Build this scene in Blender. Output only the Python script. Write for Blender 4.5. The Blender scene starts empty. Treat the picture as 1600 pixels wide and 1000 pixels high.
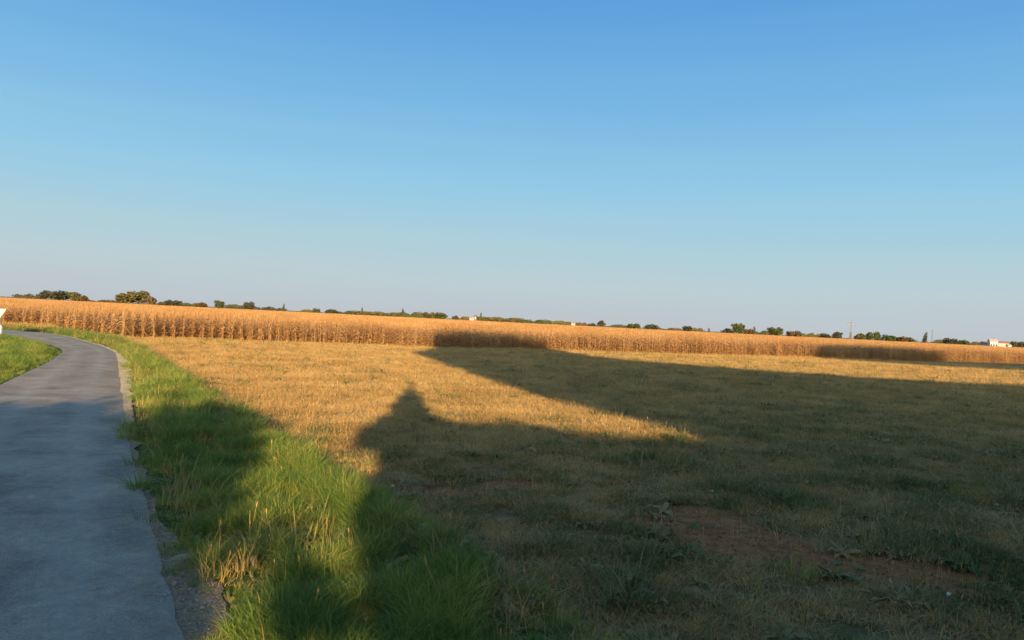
import bpy, math, random
import numpy as np
from mathutils import Vector, Matrix

random.seed(7)
RNG = np.random.default_rng(11)
SC = bpy.context.scene
COL = SC.collection

# ------------------------------------------------------------------ camera
FPX = 1180.0                      # focal length in pixels of a 1600 px wide frame
H = 2.35                          # eye height above the lane
ZF = -0.45                        # level of the field below the lane
ROLL = math.radians(2.82)
PITCH = math.atan(2.0 / FPX)
R = Vector((math.cos(ROLL), 0, math.sin(ROLL)))
U = Vector((-math.sin(ROLL), 0, math.cos(ROLL)))
F = Vector((0, 1, 0))
PM = Matrix.Rotation(PITCH, 3, 'X')
R, U, F = PM @ R, PM @ U, PM @ F
cam_d = bpy.data.cameras.new('camera')
cam_d.sensor_width = 36.0
cam_d.lens = FPX / 1600.0 * 36.0
cam_d.clip_start = 0.05
cam_d.clip_end = 20000
cam = bpy.data.objects.new('camera', cam_d)
M = Matrix((R, U, -F)).transposed().to_4x4()
M.translation = Vector((0, 0, H))
cam.matrix_world = M
COL.objects.link(cam)
SC.camera = cam

# ------------------------------------------------------------------ light
SUN_EL = math.radians(12.0)
SH_AZ = math.atan2(620 - 800, FPX)          # heading of the shadows, from +Y towards +X
TANE = math.tan(SUN_EL)
SD = np.array([math.sin(SH_AZ), math.cos(SH_AZ)])   # shadows run this way
SN = np.array([math.cos(SH_AZ), -math.sin(SH_AZ)])  # sideways, to the right
world = bpy.data.worlds.new('World')
SC.world = world
world.use_nodes = True
nt = world.node_tree
nt.nodes.clear()
sky = nt.nodes.new('ShaderNodeTexSky')
sky.sky_type = 'NISHITA'
sky.sun_disc = False
sky.sun_elevation = SUN_EL
sky.sun_rotation = math.pi + SH_AZ
sky.air_density = 1.0
sky.dust_density = 0.6
sky.ozone_density = 1.6
sky.altitude = 0
# evening sky: the clear gradient opposite the sun, handing over to the Nishita sky on the sun's side
tc = nt.nodes.new('ShaderNodeTexCoord')
sep = nt.nodes.new('ShaderNodeSeparateXYZ')
nt.links.new(tc.outputs['Generated'], sep.inputs[0])
rmp = nt.nodes.new('ShaderNodeValToRGB')
def srgb(r, g, b):
    f = lambda c: ((c / 255 + .055) / 1.055) ** 2.4 if c > 10 else c / 255 / 12.92
    return (f(r), f(g), f(b), 1)
STOPS = [(0.0, (190, 197, 203)), (.02, (190, 200, 206)), (.05, (188, 206, 211)), (.10, (174, 207, 219)), (.17, (150, 202, 230)), (.27, (123, 184, 228)), (.39, (95, 160, 220)), (.65, (88, 142, 202)), (1.0, (84, 132, 192))]
el = rmp.color_ramp.elements
el[0].position = 0; el[0].color = srgb(*STOPS[0][1])
el[1].position = 1; el[1].color = srgb(*STOPS[-1][1])
for p_, c_ in STOPS[1:-1]:
    k_ = el.new(p_); k_.color = srgb(*c_)
mpg = nt.nodes.new('ShaderNodeMapping'); mpg.inputs['Scale'].default_value = (1.6, 1.6, 26)
nzs = nt.nodes.new('ShaderNodeTexNoise'); nzs.inputs['Scale'].default_value = 1.3; nzs.inputs['Detail'].default_value = 3
nt.links.new(tc.outputs['Generated'], mpg.inputs[0]); nt.links.new(mpg.outputs[0], nzs.inputs['Vector'])
mz = nt.nodes.new('ShaderNodeMath'); mz.operation = 'MULTIPLY_ADD'; mz.inputs[1].default_value = .04; mz.inputs[2].default_value = -.02
nt.links.new(nzs.outputs['Fac'], mz.inputs[0])
ad = nt.nodes.new('ShaderNodeMath'); ad.operation = 'ADD'
nt.links.new(sep.outputs['Z'], ad.inputs[0]); nt.links.new(mz.outputs[0], ad.inputs[1])
nt.links.new(ad.outputs[0], rmp.inputs[0])
dot = nt.nodes.new('ShaderNodeVectorMath'); dot.operation = 'DOT_PRODUCT'
dot.inputs[1].default_value = (-SD[0], -SD[1], 0)
nt.links.new(tc.outputs['Generated'], dot.inputs[0])
mr = nt.nodes.new('ShaderNodeMapRange'); mr.interpolation_type = 'SMOOTHSTEP'
for i_, v_ in enumerate((-.15, .95, 0, 1)): mr.inputs[i_ + 1].default_value = v_
nt.links.new(dot.outputs['Value'], mr.inputs[0])
EXPO = 1.05
bg = nt.nodes.new('ShaderNodeBackground')
bg.inputs['Strength'].default_value = 0.14
bg2 = nt.nodes.new('ShaderNodeBackground')
bg2.inputs['Strength'].default_value = 1.0 / 2 ** EXPO
mxs = nt.nodes.new('ShaderNodeMixShader')
wo = nt.nodes.new('ShaderNodeOutputWorld')
nt.links.new(sky.outputs[0], bg.inputs[0])
nt.links.new(rmp.outputs[0], bg2.inputs[0])
nt.links.new(mr.outputs[0], mxs.inputs[0]); nt.links.new(bg2.outputs[0], mxs.inputs[1]); nt.links.new(bg.outputs[0], mxs.inputs[2])
nt.links.new(mxs.outputs[0], wo.inputs[0])
sun_d = bpy.data.lights.new('sun', 'SUN')
sun_d.energy = 5.0
sun_d.angle = math.radians(0.6)
sun_d.color = (1.0, 0.70, 0.39)
sun = bpy.data.objects.new('sun', sun_d)
sun.rotation_euler = Vector((SD[0] * math.cos(SUN_EL), SD[1] * math.cos(SUN_EL), -math.sin(SUN_EL))).to_track_quat('-Z', 'Y').to_euler()
COL.objects.link(sun)
SC.view_settings.view_transform = 'Standard'
SC.view_settings.look = 'None'
SC.view_settings.exposure = EXPO
SC.view_settings.gamma = 1.0
SC.view_settings.use_curve_mapping = False
SC.render.engine = 'CYCLES'
SC.cycles.max_bounces = 4
SC.cycles.transparent_max_bounces = 4
SC.cycles.use_denoising = True

# ------------------------------------------------------------------ helpers
def G(px, py, z=0.0):
    """the point at level z that the camera sees at a pixel of the 1600 px frame"""
    d = F + R * ((px - 800) / FPX) + U * ((500 - py) / FPX)
    t = (z - H) / d.z
    return np.array([d.x * t, d.y * t])

def ray_at(px, py, y):
    d = F + R * ((px - 800) / FPX) + U * ((500 - py) / FPX)
    t = y / d.y
    return np.array([d.x * t, y, H + d.z * t])

def tag(o, label=None, cat=None, group=None, kind=None):
    if label: o['label'] = label
    if cat: o['category'] = cat
    if group: o['group'] = group
    if kind: o['kind'] = kind
    return o

def make_mesh(name, verts, faces, mats=(), smooth=False, midx=None):
    me = bpy.data.meshes.new(name)
    me.from_pydata([tuple(map(float, v)) for v in verts], [], [tuple(map(int, f)) for f in faces])
    for m in mats: me.materials.append(m)
    if midx is not None: me.polygons.foreach_set('material_index', np.array(midx, dtype=np.int32))
    if smooth: me.polygons.foreach_set('use_smooth', [True] * len(me.polygons))
    me.update()
    return me

def link(name, me, parent=None, loc=(0, 0, 0), rot=(0, 0, 0), scale=(1, 1, 1)):
    o = bpy.data.objects.new(name, me)
    COL.objects.link(o)
    o.parent = parent
    o.location = loc; o.rotation_euler = rot; o.scale = scale
    return o

class MB:
    def __init__(s): s.v = []; s.f = []; s.m = []
    def add(s, vs, fs, m=0):
        b = len(s.v); s.v += [tuple(v) for v in vs]
        s.f += [tuple(i + b for i in f) for f in fs]; s.m += [m] * len(fs)
    def box(s, c, d, m=0, rot=0.0):
        cx, cy, cz = c; dx, dy, dz = d[0] / 2, d[1] / 2, d[2] / 2
        cr, sr = math.cos(rot), math.sin(rot)
        vs = []
        for z in (-dz, dz):
            for x, y in ((-dx, -dy), (dx, -dy), (dx, dy), (-dx, dy)):
                vs.append((cx + x * cr - y * sr, cy + x * sr + y * cr, cz + z))
        s.add(vs, [(3, 2, 1, 0), (4, 5, 6, 7), (0, 1, 5, 4), (1, 2, 6, 5), (2, 3, 7, 6), (3, 0, 4, 7)], m)
    def tube(s, pts, rads, n=6, m=0, cap=True):
        pts = [Vector(p) for p in pts]; vs = []
        for i, p in enumerate(pts):
            d = (pts[min(i + 1, len(pts) - 1)] - pts[max(i - 1, 0)]).normalized()
            a = d.orthogonal().normalized() if abs(d.z) < .95 else Vector((1, 0, 0))
            a = (a - d * a.dot(d)).normalized(); b = d.cross(a)
            for k in range(n):
                t = 2 * math.pi * k / n
                vs.append(p + (a * math.cos(t) + b * math.sin(t)) * rads[i])
        fs = []
        for i in range(len(pts) - 1):
            for k in range(n):
                fs.append((i * n + k, i * n + (k + 1) % n, (i + 1) * n + (k + 1) % n, (i + 1) * n + k))
        if cap: fs += [tuple(range(n))[::-1], tuple(range((len(pts) - 1) * n, len(pts) * n))]
        s.add(vs, fs, m)
    def strip(s, pts, widths, side, m=0):
        """a blade: one quad per segment, a point at the end"""
        vs = []; fs = []
        side = Vector(side)
        for p, w in zip(pts, widths):
            p = Vector(p); vs += [p - side * w / 2, p + side * w / 2]
        for i in range(len(pts) - 1): fs.append((2 * i, 2 * i + 1, 2 * i + 3, 2 * i + 2))
        s.add(vs, fs, m)
    def mesh(s, name, mats, smooth=False): return make_mesh(name, s.v, s.f, mats, smooth, s.m)

def fbm(x, y, scale, seed=0, octv=3):
    """cheap smooth value noise in numpy, about 0..1"""
    x = np.asarray(x, float) / scale; y = np.asarray(y, float) / scale
    out = 0; amp = 1; tot = 0
    for o in range(octv):
        xi = np.floor(x).astype(np.int64); yi = np.floor(y).astype(np.int64)
        fx = x - xi; fy = y - yi
        fx = fx * fx * (3 - 2 * fx); fy = fy * fy * (3 - 2 * fy)
        def h(a, b):
            n = (a * 374761393 + b * 668265263 + (seed + o) * 974634777) & 0x7fffffff
            n = (n ^ (n >> 13)) * 1274126177 & 0x7fffffff
            return ((n ^ (n >> 16)) & 0xffff) / 65535.0
        v = (h(xi, yi) * (1 - fx) + h(xi + 1, yi) * fx) * (1 - fy) + (h(xi, yi + 1) * (1 - fx) + h(xi + 1, yi + 1) * fx) * fy
        out = out + v * amp; tot += amp; amp *= .5; x = x * 2.03 + 7; y = y * 2.03 + 3
    return out / tot

def sstep(a, b, x):
    t = np.clip((x - a) / (b - a), 0, 1); return t * t * (3 - 2 * t)

def sdist(P, X, Y):
    """signed distance to an open polyline, positive on its right-hand side when walked from first to last"""
    best = np.full(X.shape, 1e9); sg = np.ones(X.shape)
    for a, b in zip(P[:-1], P[1:]):
        d = b - a; L2 = d @ d
        t = np.clip(((X - a[0]) * d[0] + (Y - a[1]) * d[1]) / L2, 0, 1)
        qx = X - a[0] - t * d[0]; qy = Y - a[1] - t * d[1]
        D = np.hypot(qx, qy); cr = d[0] * (Y - a[1]) - d[1] * (X - a[0])
        m = D < best - 1e-9
        best = np.where(m, D, best); sg = np.where(m, -np.sign(cr), sg)
    return best * sg

# ------------------------------------------------------------------ materials
def mat(name, build):
    m = bpy.data.materials.new(name); m.use_nodes = True
    n = m.node_tree; n.nodes.clear()
    out = n.nodes.new('ShaderNodeOutputMaterial')
    build(n, out); return m

def N(n, t, **kw):
    x = n.nodes.new(t)
    for k, v in kw.items(): setattr(x, k, v)
    return x

def noise(n, scale, detail=4, rough=.55, coord=None, dist=0.0):
    if coord is None: coord = N(n, 'ShaderNodeNewGeometry').outputs['Position']
    x = N(n, 'ShaderNodeTexNoise'); x.inputs['Scale'].default_value = scale
    x.inputs['Detail'].default_value = detail; x.inputs['Roughness'].default_value = rough
    x.inputs['Distortion'].default_value = dist
    n.links.new(coord, x.inputs['Vector']); return x.outputs['Fac']

def ramp(n, fac, stops):
    x = N(n, 'ShaderNodeValToRGB'); e = x.color_ramp.elements
    e[0].position, e[0].color = stops[0][0], (*stops[0][1], 1)
    e[1].position, e[1].color = stops[-1][0], (*stops[-1][1], 1)
    for p, c in stops[1:-1]:
        k = e.new(p); k.color = (*c, 1)
    n.links.new(fac, x.inputs[0]); return x.outputs[0]

def mix(n, fac, a, b):
    x = N(n, 'ShaderNodeMix', data_type='RGBA')
    for s, v in ((x.inputs[0], fac), (x.inputs[6], a), (x.inputs[7], b)):
        if isinstance(v, (int, float)): s.default_value = v
        elif isinstance(v, tuple): s.default_value = (*v, 1)
        else: n.links.new(v, s)
    return x.outputs[2]

def attr(n, name):
    return N(n, 'ShaderNodeAttribute', attribute_name=name).outputs['Fac']

def maprange(n, v, a, b, c=0.0, d=1.0):
    x = N(n, 'ShaderNodeMapRange'); n.links.new(v, x.inputs[0])
    for i, k in enumerate((a, b, c, d)): x.inputs[i + 1].default_value = k
    return x.outputs[0]

def surf(n, out, col, rough=.9, spec=.2, bump=None, bstr=.3, bdist=.02, trans=0.0):
    p = N(n, 'ShaderNodeBsdfPrincipled')
    if isinstance(col, tuple): p.inputs['Base Color'].default_value = (*col, 1)
    else: n.links.new(col, p.inputs['Base Color'])
    p.inputs['Roughness'].default_value = rough
    p.inputs['Specular IOR Level'].default_value = spec
    if bump is not None:
        b = N(n, 'ShaderNodeBump'); b.inputs['Strength'].default_value = bstr; b.inputs['Distance'].default_value = bdist
        n.links.new(bump, b.inputs['Height']); n.links.new(b.outputs[0], p.inputs['Normal'])
    if trans:
        t = N(n, 'ShaderNodeBsdfTranslucent'); mx = N(n, 'ShaderNodeMixShader'); mx.inputs[0].default_value = trans
        if isinstance(col, tuple): t.inputs[0].default_value = (*col, 1)
        else: n.links.new(col, t.inputs[0])
        n.links.new(p.outputs[0], mx.inputs[1]); n.links.new(t.outputs[0], mx.inputs[2]); n.links.new(mx.outputs[0], out.inputs[0])
    else: n.links.new(p.outputs[0], out.inputs[0])

def plant_mat(name, stops, trans=.25, rough=.65, patch=1.2, spec=.15):
    """a colour picked per plant, drifting in patches over the place"""
    def b(n, out):
        rnd = N(n, 'ShaderNodeObjectInfo').outputs['Random']
        pos = noise(n, 1.0 / patch, 2)
        a = N(n, 'ShaderNodeMath', operation='MULTIPLY_ADD'); a.inputs[1].default_value = .55
        n.links.new(rnd, a.inputs[0])
        c = maprange(n, pos, .3, .7, 0, .45); n.links.new(c, a.inputs[2])
        surf(n, out, ramp(n, a.outputs[0], stops), rough, spec, trans=trans)
    return mat(name, b)

def ground_build(n, out):
    soil = ramp(n, noise(n, 5, 8, .65), [(.3, (.035, .021, .013)), (.55, (.085, .050, .030)), (.75, (.17, .105, .065))])
    straw = ramp(n, noise(n, 9, 8, .7, dist=.6), [(.3, (.16, .11, .04)), (.55, (.33, .225, .085)), (.75, (.50, .36, .15))])
    green = ramp(n, noise(n, 7, 6, .65), [(.3, (.022, .042, .012)), (.6, (.06, .10, .024)), (.8, (.12, .15, .042))])
    patch = maprange(n, noise(n, .55, 5, .6), .40, .62)
    field = mix(n, maprange(n, noise(n, .9, 6, .7), .38, .62), soil, straw)
    field = mix(n, attr(n, 'far'), field, straw)
    gm = N(n, 'ShaderNodeMath', operation='MULTIPLY'); n.links.new(patch, gm.inputs[0]); gm.inputs[1].default_value = .45
    field = mix(n, gm.outputs[0], field, green)
    field = mix(n, attr(n, 'bare'), field, ramp(n, noise(n, 6, 8, .7), [(.3, (.16, .064, .022)), (.7, (.42, .175, .062))]))
    col = mix(n, attr(n, 'verge'), field, green)
    surf(n, out, col, .95, .1, noise(n, 22, 6, .7), .6, .03)
M_GROUND = mat('ground', ground_build)

def asphalt_build(n, out):
    base = ramp(n, noise(n, 55, 6, .75), [(.25, (.13, .110, .080)), (.5, (.275, .240, .175)), (.75, (.46, .40, .30))])
    blot = maprange(n, noise(n, .9, 5, .65, dist=.4), .3, .7, .55, 1.25)
    m1 = N(n, 'ShaderNodeMix', data_type='RGBA', blend_type='MULTIPLY'); m1.inputs[0].default_value = 1
    n.links.new(base, m1.inputs[6]); n.links.new(blot, m1.inputs[7])
    tr = mix(n, attr(n, 'track'), m1.outputs[2], (.34, .31, .25))
    vor = N(n, 'ShaderNodeTexVoronoi', feature='DISTANCE_TO_EDGE'); vor.inputs['Scale'].default_value = .55
    nz = N(n, 'ShaderNodeTexNoise'); nz.inputs['Scale'].default_value = 1.6; nz.inputs['Detail'].default_value = 5
    g = N(n, 'ShaderNodeNewGeometry'); n.links.new(g.outputs['Position'], nz.inputs['Vector'])
    n.links.new(mix(n, .25, g.outputs['Position'], nz.outputs['Color']), vor.inputs['Vector'])
    crack = maprange(n, vor.outputs['Distance'], .0, .004, .16, 0)
    sp = maprange(n, noise(n, 7, 7, .8), .3, .7, .78, 1.22)
    m2 = N(n, 'ShaderNodeMix', data_type='RGBA', blend_type='MULTIPLY'); m2.inputs[0].default_value = 1
    n.links.new(tr, m2.inputs[6]); n.links.new(sp, m2.inputs[7])
    patch = maprange(n, noise(n, .35, 4, .6, dist=1.2), .54, .60, 0, .22)
    c = mix(n, patch, m2.outputs[2], (.12, .11, .095))
    c = mix(n, crack, c, (.04, .037, .034))
    c = mix(n, attr(n, 'edge'), c, ramp(n, noise(n, 30, 5, .7), [(.3, (.16, .13, .095)), (.7, (.36, .30, .22))]))
    surf(n, out, c, .82, .3, noise(n, 120, 4, .7), .5, .006)
M_ASPHALT = mat('asphalt', asphalt_build)

def gravel_build(n, out):
    v = N(n, 'ShaderNodeTexVoronoi'); v.inputs['Scale'].default_value = 38
    n.links.new(N(n, 'ShaderNodeNewGeometry').outputs['Position'], v.inputs['Vector'])
    c = mix(n, noise(n, 14, 6, .7), ramp(n, v.outputs['Color'], [(.2, (.13, .088, .052)), (.8, (.36, .27, .18))]), (.25, .17, .105))
    sx = N(n, 'ShaderNodeSeparateXYZ'); n.links.new(N(n, 'ShaderNodeNewGeometry').outputs['Position'], sx.inputs[0])
    c = mix(n, maprange(n, sx.outputs['Y'], 13, 20), c, ramp(n, noise(n, 6, 5, .7), [(.3, (.48, .36, .20)), (.7, (.78, .62, .38))]))
    surf(n, out, c, .95, .15, v.outputs['Distance'], .8, .02)
M_GRAVEL = mat('gravel', gravel_build)

def simple(name, c1, c2, sc=8, rough=.8, spec=.3, bump=.3):
    return mat(name, lambda n, out: surf(n, out, ramp(n, noise(n, sc, 5, .6, N(n, 'ShaderNodeTexCoord').outputs['Object']), [(.3, c1), (.7, c2)]), rough, spec, noise(n, sc * 3, 4), bump, .01))

M_VERGE = plant_mat('verge_grass', [(.0, (.045, .115, .022)), (.35, (.120, .205, .038)), (.65, (.250, .295, .055)), (.85, (.37, .36, .08)), (1., (.52, .43, .18))], .3)
M_STRAWY = plant_mat('dry_grass', [(.0, (.22, .140, .050)), (.5, (.49, .305, .100)), (1., (.68, .47, .19))], .2, patch=2.5)
M_WEED = plant_mat('field_weed', [(.0, (.060, .085, .022)), (.35, (.16, .175, .050)), (.6, (.30, .235, .095)), (1., (.44, .28, .13))], .25, patch=2.5)
M_CORN = plant_mat('dry_maize', [(.0, (.22, .115, .045)), (.4, (.43, .238, .090)), (.75, (.56, .335, .135)), (1., (.66, .45, .21))], .3, patch=6)
M_BARK = simple('bark', (.05, .038, .028), (.12, .095, .07), 6, .95, .1)
def leaf(name, a, b, c):
    def bd(n, out):
        g = N(n, 'ShaderNodeNewGeometry').outputs['Random Per Island']
        surf(n, out, ramp(n, g, [(0, a), (.5, b), (1, c)]), .75, .12, trans=.2)
    return mat(name, bd)
M_LEAF = {'dark': leaf('dark_foliage', (.050, .055, .036), (.076, .080, .050), (.11, .11, .066)),  # dark leaves lightened, distance haze put into their colour
          'green': leaf('green_foliage', (.045, .065, .022), (.075, .095, .034), (.11, .13, .05)),
          'olive': leaf('olive_foliage', (.075, .070, .026), (.12, .11, .040), (.17, .145, .055)),
          'brown': leaf('autumn_foliage', (.085, .060, .028), (.13, .088, .042), (.19, .13, .062))}
M_WALL = simple('white_render', (.58, .55, .48), (.68, .65, .57), 3, .9, .2)
M_ROOF = simple('clay_tile', (.26, .13, .085), (.36, .19, .13), 3, .9, .2)
M_GREYROOF = simple('pale_roof', (.40, .35, .30), (.48, .42, .36), 3, .9, .2)
M_GLASS = mat('window_glass', lambda n, out: surf(n, out, (.03, .035, .04), .15, .6))
M_METAL = simple('galvanised_steel', (.22, .23, .24), (.32, .33, .34), 5, .55, .5)
M_WOOD = simple('weathered_wood', (.10, .085, .07), (.17, .145, .12), 6, .9, .2)
M_WHITE = simple('white_paint', (.76, .74, .68), (.84, .81, .74), 9, .45, .4, .05)
M_STONE = simple('limestone', (.17, .155, .13), (.36, .335, .29), 14, .9, .2, .6)
M_CREAM = simple('cream_paint', (.72, .64, .44), (.80, .71, .50), 9, .5, .4, .05)

# ------------------------------------------------------------------ lines of the place
def pts(l, z=0.0): return np.array([G(x, y, z) for x, y in l])
def smooth_line(P, step=.4):
    P = np.array(P); d = np.r_[0, np.cumsum(np.hypot(*np.diff(P, axis=0).T))]
    t = np.arange(0, d[-1], step); out = np.c_[np.interp(t, d, P[:, 0]), np.interp(t, d, P[:, 1])]
    k = np.hanning(9); k /= k.sum()
    for _ in range(2):
        pad = np.r_[np.repeat(out[:1], 4, 0), out, np.repeat(out[-1:], 4, 0)]
        out = np.c_[np.convolve(pad[:, 0], k, 'valid'), np.convolve(pad[:, 1], k, 'valid')]
    return out
back_r = np.array([(34., -7.5), (12., -6.2), (5.0, -4.2), (2.2, -1.8)])
right_px = [(288, 1000), (272, 940), (246, 880), (238, 824), (220, 760), (201, 690), (192, 640), (187, 600), (184, 566), (180, 551), (160, 541), (142, 536), (110, 527), (76, 521), (45, 518), (19, 516)]
ROAD_R = np.r_[back_r, pts(right_px)]
ROAD_R = smooth_line(np.r_[ROAD_R, [ROAD_R[-1] + (-40, -3)]])
left_far = pts([(0, 601), (53, 577), (76, 566), (96, 552), (99, 547), (76, 538), (38, 529), (0, 523)])
lf0 = left_far[0]
dirn = (pts([(288, 1000)])[0] - pts([(192, 640)])[0]); dirn /= np.hypot(*dirn)
ROAD_L = np.r_[[(34., -11.5), (10., -10.4), (2.6, -8.0)], [lf0 + dirn * k for k in (24.5, 18, 12, 6)], left_far]
ROAD_L = smooth_line(np.r_[ROAD_L, [ROAD_L[-1] + (-40, -3)]])
bank_px = [(900, 1000), (790, 915), (690, 845), (610, 795), (545, 757), (462, 704), (400, 664), (300, 602), (250, 568), (215, 543), (180, 531), (140, 524), (84, 516), (20, 511)]
BANK = pts(bank_px)
BANK = smooth_line(np.r_[[(30., -3.0), (9., -1.2), (4.2, 1.6)], BANK, [BANK[-1] + (-45, -3)]])

front_px = [(0, 512), (84, 517), (133, 523), (190, 528), (300, 529.5), (400, 534), (550, 539), (680, 544), (820, 546), (1000, 553), (1291, 560), (1403, 563), (1600, 568.5)]
FRONT = pts(front_px, ZF)
FRONT = np.r_[[FRONT[0] + (-160, 6)], FRONT, [FRONT[-1] + (170, 55)]]
FRONT = FRONT[np.argsort(FRONT[:, 0])]
def front_y(x): return np.interp(x, FRONT[:, 0], FRONT[:, 1])

def masks(X, Y):
    bank = sdist(BANK, X, Y)                # + in the field
    return bank
def ground_z(X, Y, bank=None):
    if bank is None: bank = masks(X, Y)
    z = -0.03 + (ZF + .03) * sstep(-.05, .50, bank)
    amp = np.clip(1.2 - np.hypot(X, Y) / 250, .0, 1)
    z = z + (fbm(X, Y, .55, 3) - .5) * .05 * amp * sstep(-1.0, .4, bank)
    z = z + (fbm(X, Y, 7, 9) - .5) * .10 * amp * sstep(.5, 2.5, bank)
    z = z + .07 * np.exp(-((bank + .35) / .35) ** 2)
    return z

BARE = [(G(1080, 826, ZF), 1.3, 1.25), (G(1190, 858, ZF), 1.1, .9), (G(1345, 888, ZF), 1.3, .65), (G(1500, 905, ZF), .7, .25), (G(800, 758, ZF), .8, .35), (G(1080, 800, ZF), .8, .4), (G(1560, 930, ZF), .8, .3), (G(700, 770, ZF), .8, .4)]
def bare_mask(X, Y):
    m = np.zeros(np.shape(X))
    for c, rx, ry in BARE:
        d = np.hypot((X - c[0]) / rx, (Y - c[1]) / ry) + (fbm(X, Y, .5, 21) - .5) * .9
        m = np.maximum(m, 1 - sstep(.6, 1.15, d))
    return m

# ------------------------------------------------------------------ ground
def axis(lo, hi, near0, near1, step, grow=1.06):
    a = list(np.arange(near0, near1, step)); s = step
    while a[-1] < hi: s *= grow; a.append(a[-1] + s)
    s = step
    while a[0] > lo: s *= grow; a.insert(0, a[0] - s)
    return np.array(a)
gx = axis(-6000, 6000, -12, 9, .17); gy = axis(-300, 9000, 3.5, 24, .17, 1.05)
X, Y = np.meshgrid(gx, gy)
bank = masks(X, Y)
Z = ground_z(X, Y, bank)
nx, ny = len(gx), len(gy)
idx = np.arange(nx * ny).reshape(ny, nx)
faces = np.stack([idx[:-1, :-1], idx[:-1, 1:], idx[1:, 1:], idx[1:, :-1]], -1).reshape(-1, 4)
gme = bpy.data.meshes.new('ground')
gme.vertices.add(nx * ny); gme.vertices.foreach_set('co', np.stack([X, Y, Z], -1).astype(np.float32).ravel())
gme.loops.add(faces.size); gme.loops.foreach_set('vertex_index', faces.astype(np.int32).ravel())
gme.polygons.add(len(faces)); gme.polygons.foreach_set('loop_start', np.arange(0, faces.size, 4, dtype=np.int32))
gme.update(calc_edges=True); gme.polygons.foreach_set('use_smooth', [True] * len(faces))
gme.materials.append(M_GROUND)
for nm, v in (('verge', 1 - sstep(-.1, .5, bank + (fbm(X, Y, .6, 5) - .5) * .8)), ('bare', bare_mask(X, Y)), ('far', sstep(9, 30, np.hypot(X, Y)))):
    gme.attributes.new(nm, 'FLOAT', 'POINT').data.foreach_set('value', v.astype(np.float32).ravel())
tag(link('ground', gme), 'mown hayfield and grass verge', kind='structure')

# ------------------------------------------------------------------ lane
def ribbon(name, L, Rr, n_u, z, material, attrs=None, wob=0.0):
    n = 900
    def res(P):
        d = np.r_[0, np.cumsum(np.hypot(*np.diff(P, axis=0).T))]; t = np.linspace(0, d[-1], n)
        return np.c_[np.interp(t, d, P[:, 0]), np.interp(t, d, P[:, 1])]
    A, B = res(L), res(Rr)
    if wob:
        B = B + ((fbm(B[:, 0], B[:, 1], .5, 31) - .5) * wob)[:, None]
        A = A + ((fbm(A[:, 0], A[:, 1], .5, 33) - .5) * wob)[:, None]
    u = np.linspace(0, 1, n_u)
    P = A[:, None, :] * (1 - u)[None, :, None] + B[:, None, :] * u[None, :, None]
    zz = np.broadcast_to(z(u) if callable(z) else np.full(n_u, z), (n, n_u))
    V = np.concatenate([P, zz[..., None]], -1).reshape(-1, 3)
    ii = np.arange(n * n_u).reshape(n, n_u)
    fs = np.stack([ii[:-1, :-1], ii[:-1, 1:], ii[1:, 1:], ii[1:, :-1]], -1).reshape(-1, 4)
    me = make_mesh(name, V, fs, [material], True)
    for k, fn in (attrs or {}).items():
        me.attributes.new(k, 'FLOAT', 'POINT').data.foreach_set('value', np.broadcast_to(fn(u), (n, n_u)).astype(np.float32).ravel())
    return link(name, me), A, B

def match_edges():
    """pair the points of both road edges square across the lane"""
    out = []
    for p in ROAD_R:
        d = np.hypot(ROAD_L[:, 0] - p[0], ROAD_L[:, 1] - p[1]); out.append(ROAD_L[np.argmin(d)])
    return smooth_line(np.array(out), .4) if False else np.array(out)
RL = match_edges()
for _ in range(6): RL[1:-1] = (RL[:-2] + RL[1:-1] * 2 + RL[2:]) / 4
def rb(name, A, B, u, z, material, attrs, wob):
    n = len(A); u = np.array(u)
    A = A + ((fbm(A[:, 0] * 3, A[:, 1], .8, 33) - .5) * wob)[:, None]; B = B + ((fbm(B[:, 0] * 3, B[:, 1], .8, 31) - .5) * wob)[:, None]
    P = A[:, None, :] * (1 - u)[None, :, None] + B[:, None, :] * u[None, :, None]
    zz = np.broadcast_to(np.array([z(k) for k in u]), (n, len(u)))
    V = np.concatenate([P, zz[..., None]], -1).reshape(-1, 3)
    ii = np.arange(n * len(u)).reshape(n, len(u))
    fs = np.stack([ii[:-1, :-1], ii[:-1, 1:], ii[1:, 1:], ii[1:, :-1]], -1).reshape(-1, 4)
    me = make_mesh(name, V, fs, [material], True)
    for k, fn in attrs.items():
        me.attributes.new(k, 'FLOAT', 'POINT').data.foreach_set('value', np.broadcast_to(np.array([fn(q) for q in u]), (n, len(u))).astype(np.float32).ravel())
    return link(name, me)
uu = np.linspace(0, 1, 25)
def rs(P, step):
    d = np.r_[0, np.cumsum(np.hypot(*np.diff(P, axis=0).T))]; t = np.arange(0, d[-1], step)
    return np.c_[np.interp(t, d, P[:, 0]), np.interp(t, d, P[:, 1])], t
RRf, tt = rs(ROAD_R, .12)
dd = np.r_[0, np.cumsum(np.hypot(*np.diff(ROAD_R, axis=0).T))]
RLf = np.c_[np.interp(tt, dd, RL[:, 0]), np.interp(tt, dd, RL[:, 1])]
track = lambda q: .45 * math.exp(-((q - .28) / .09) ** 2) + .45 * math.exp(-((q - .74) / .09) ** 2)
tag(rb('road', RLf, RRf, uu, lambda q: .012 + .02 * (1 - (2 * q - 1) ** 2), M_ASPHALT,
       {'track': track, 'edge': lambda q: max(0, 1 - min(q, 1 - q) / .06) * .8}, .06), 'narrow asphalt lane curving left past the maize', kind='structure')
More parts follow.
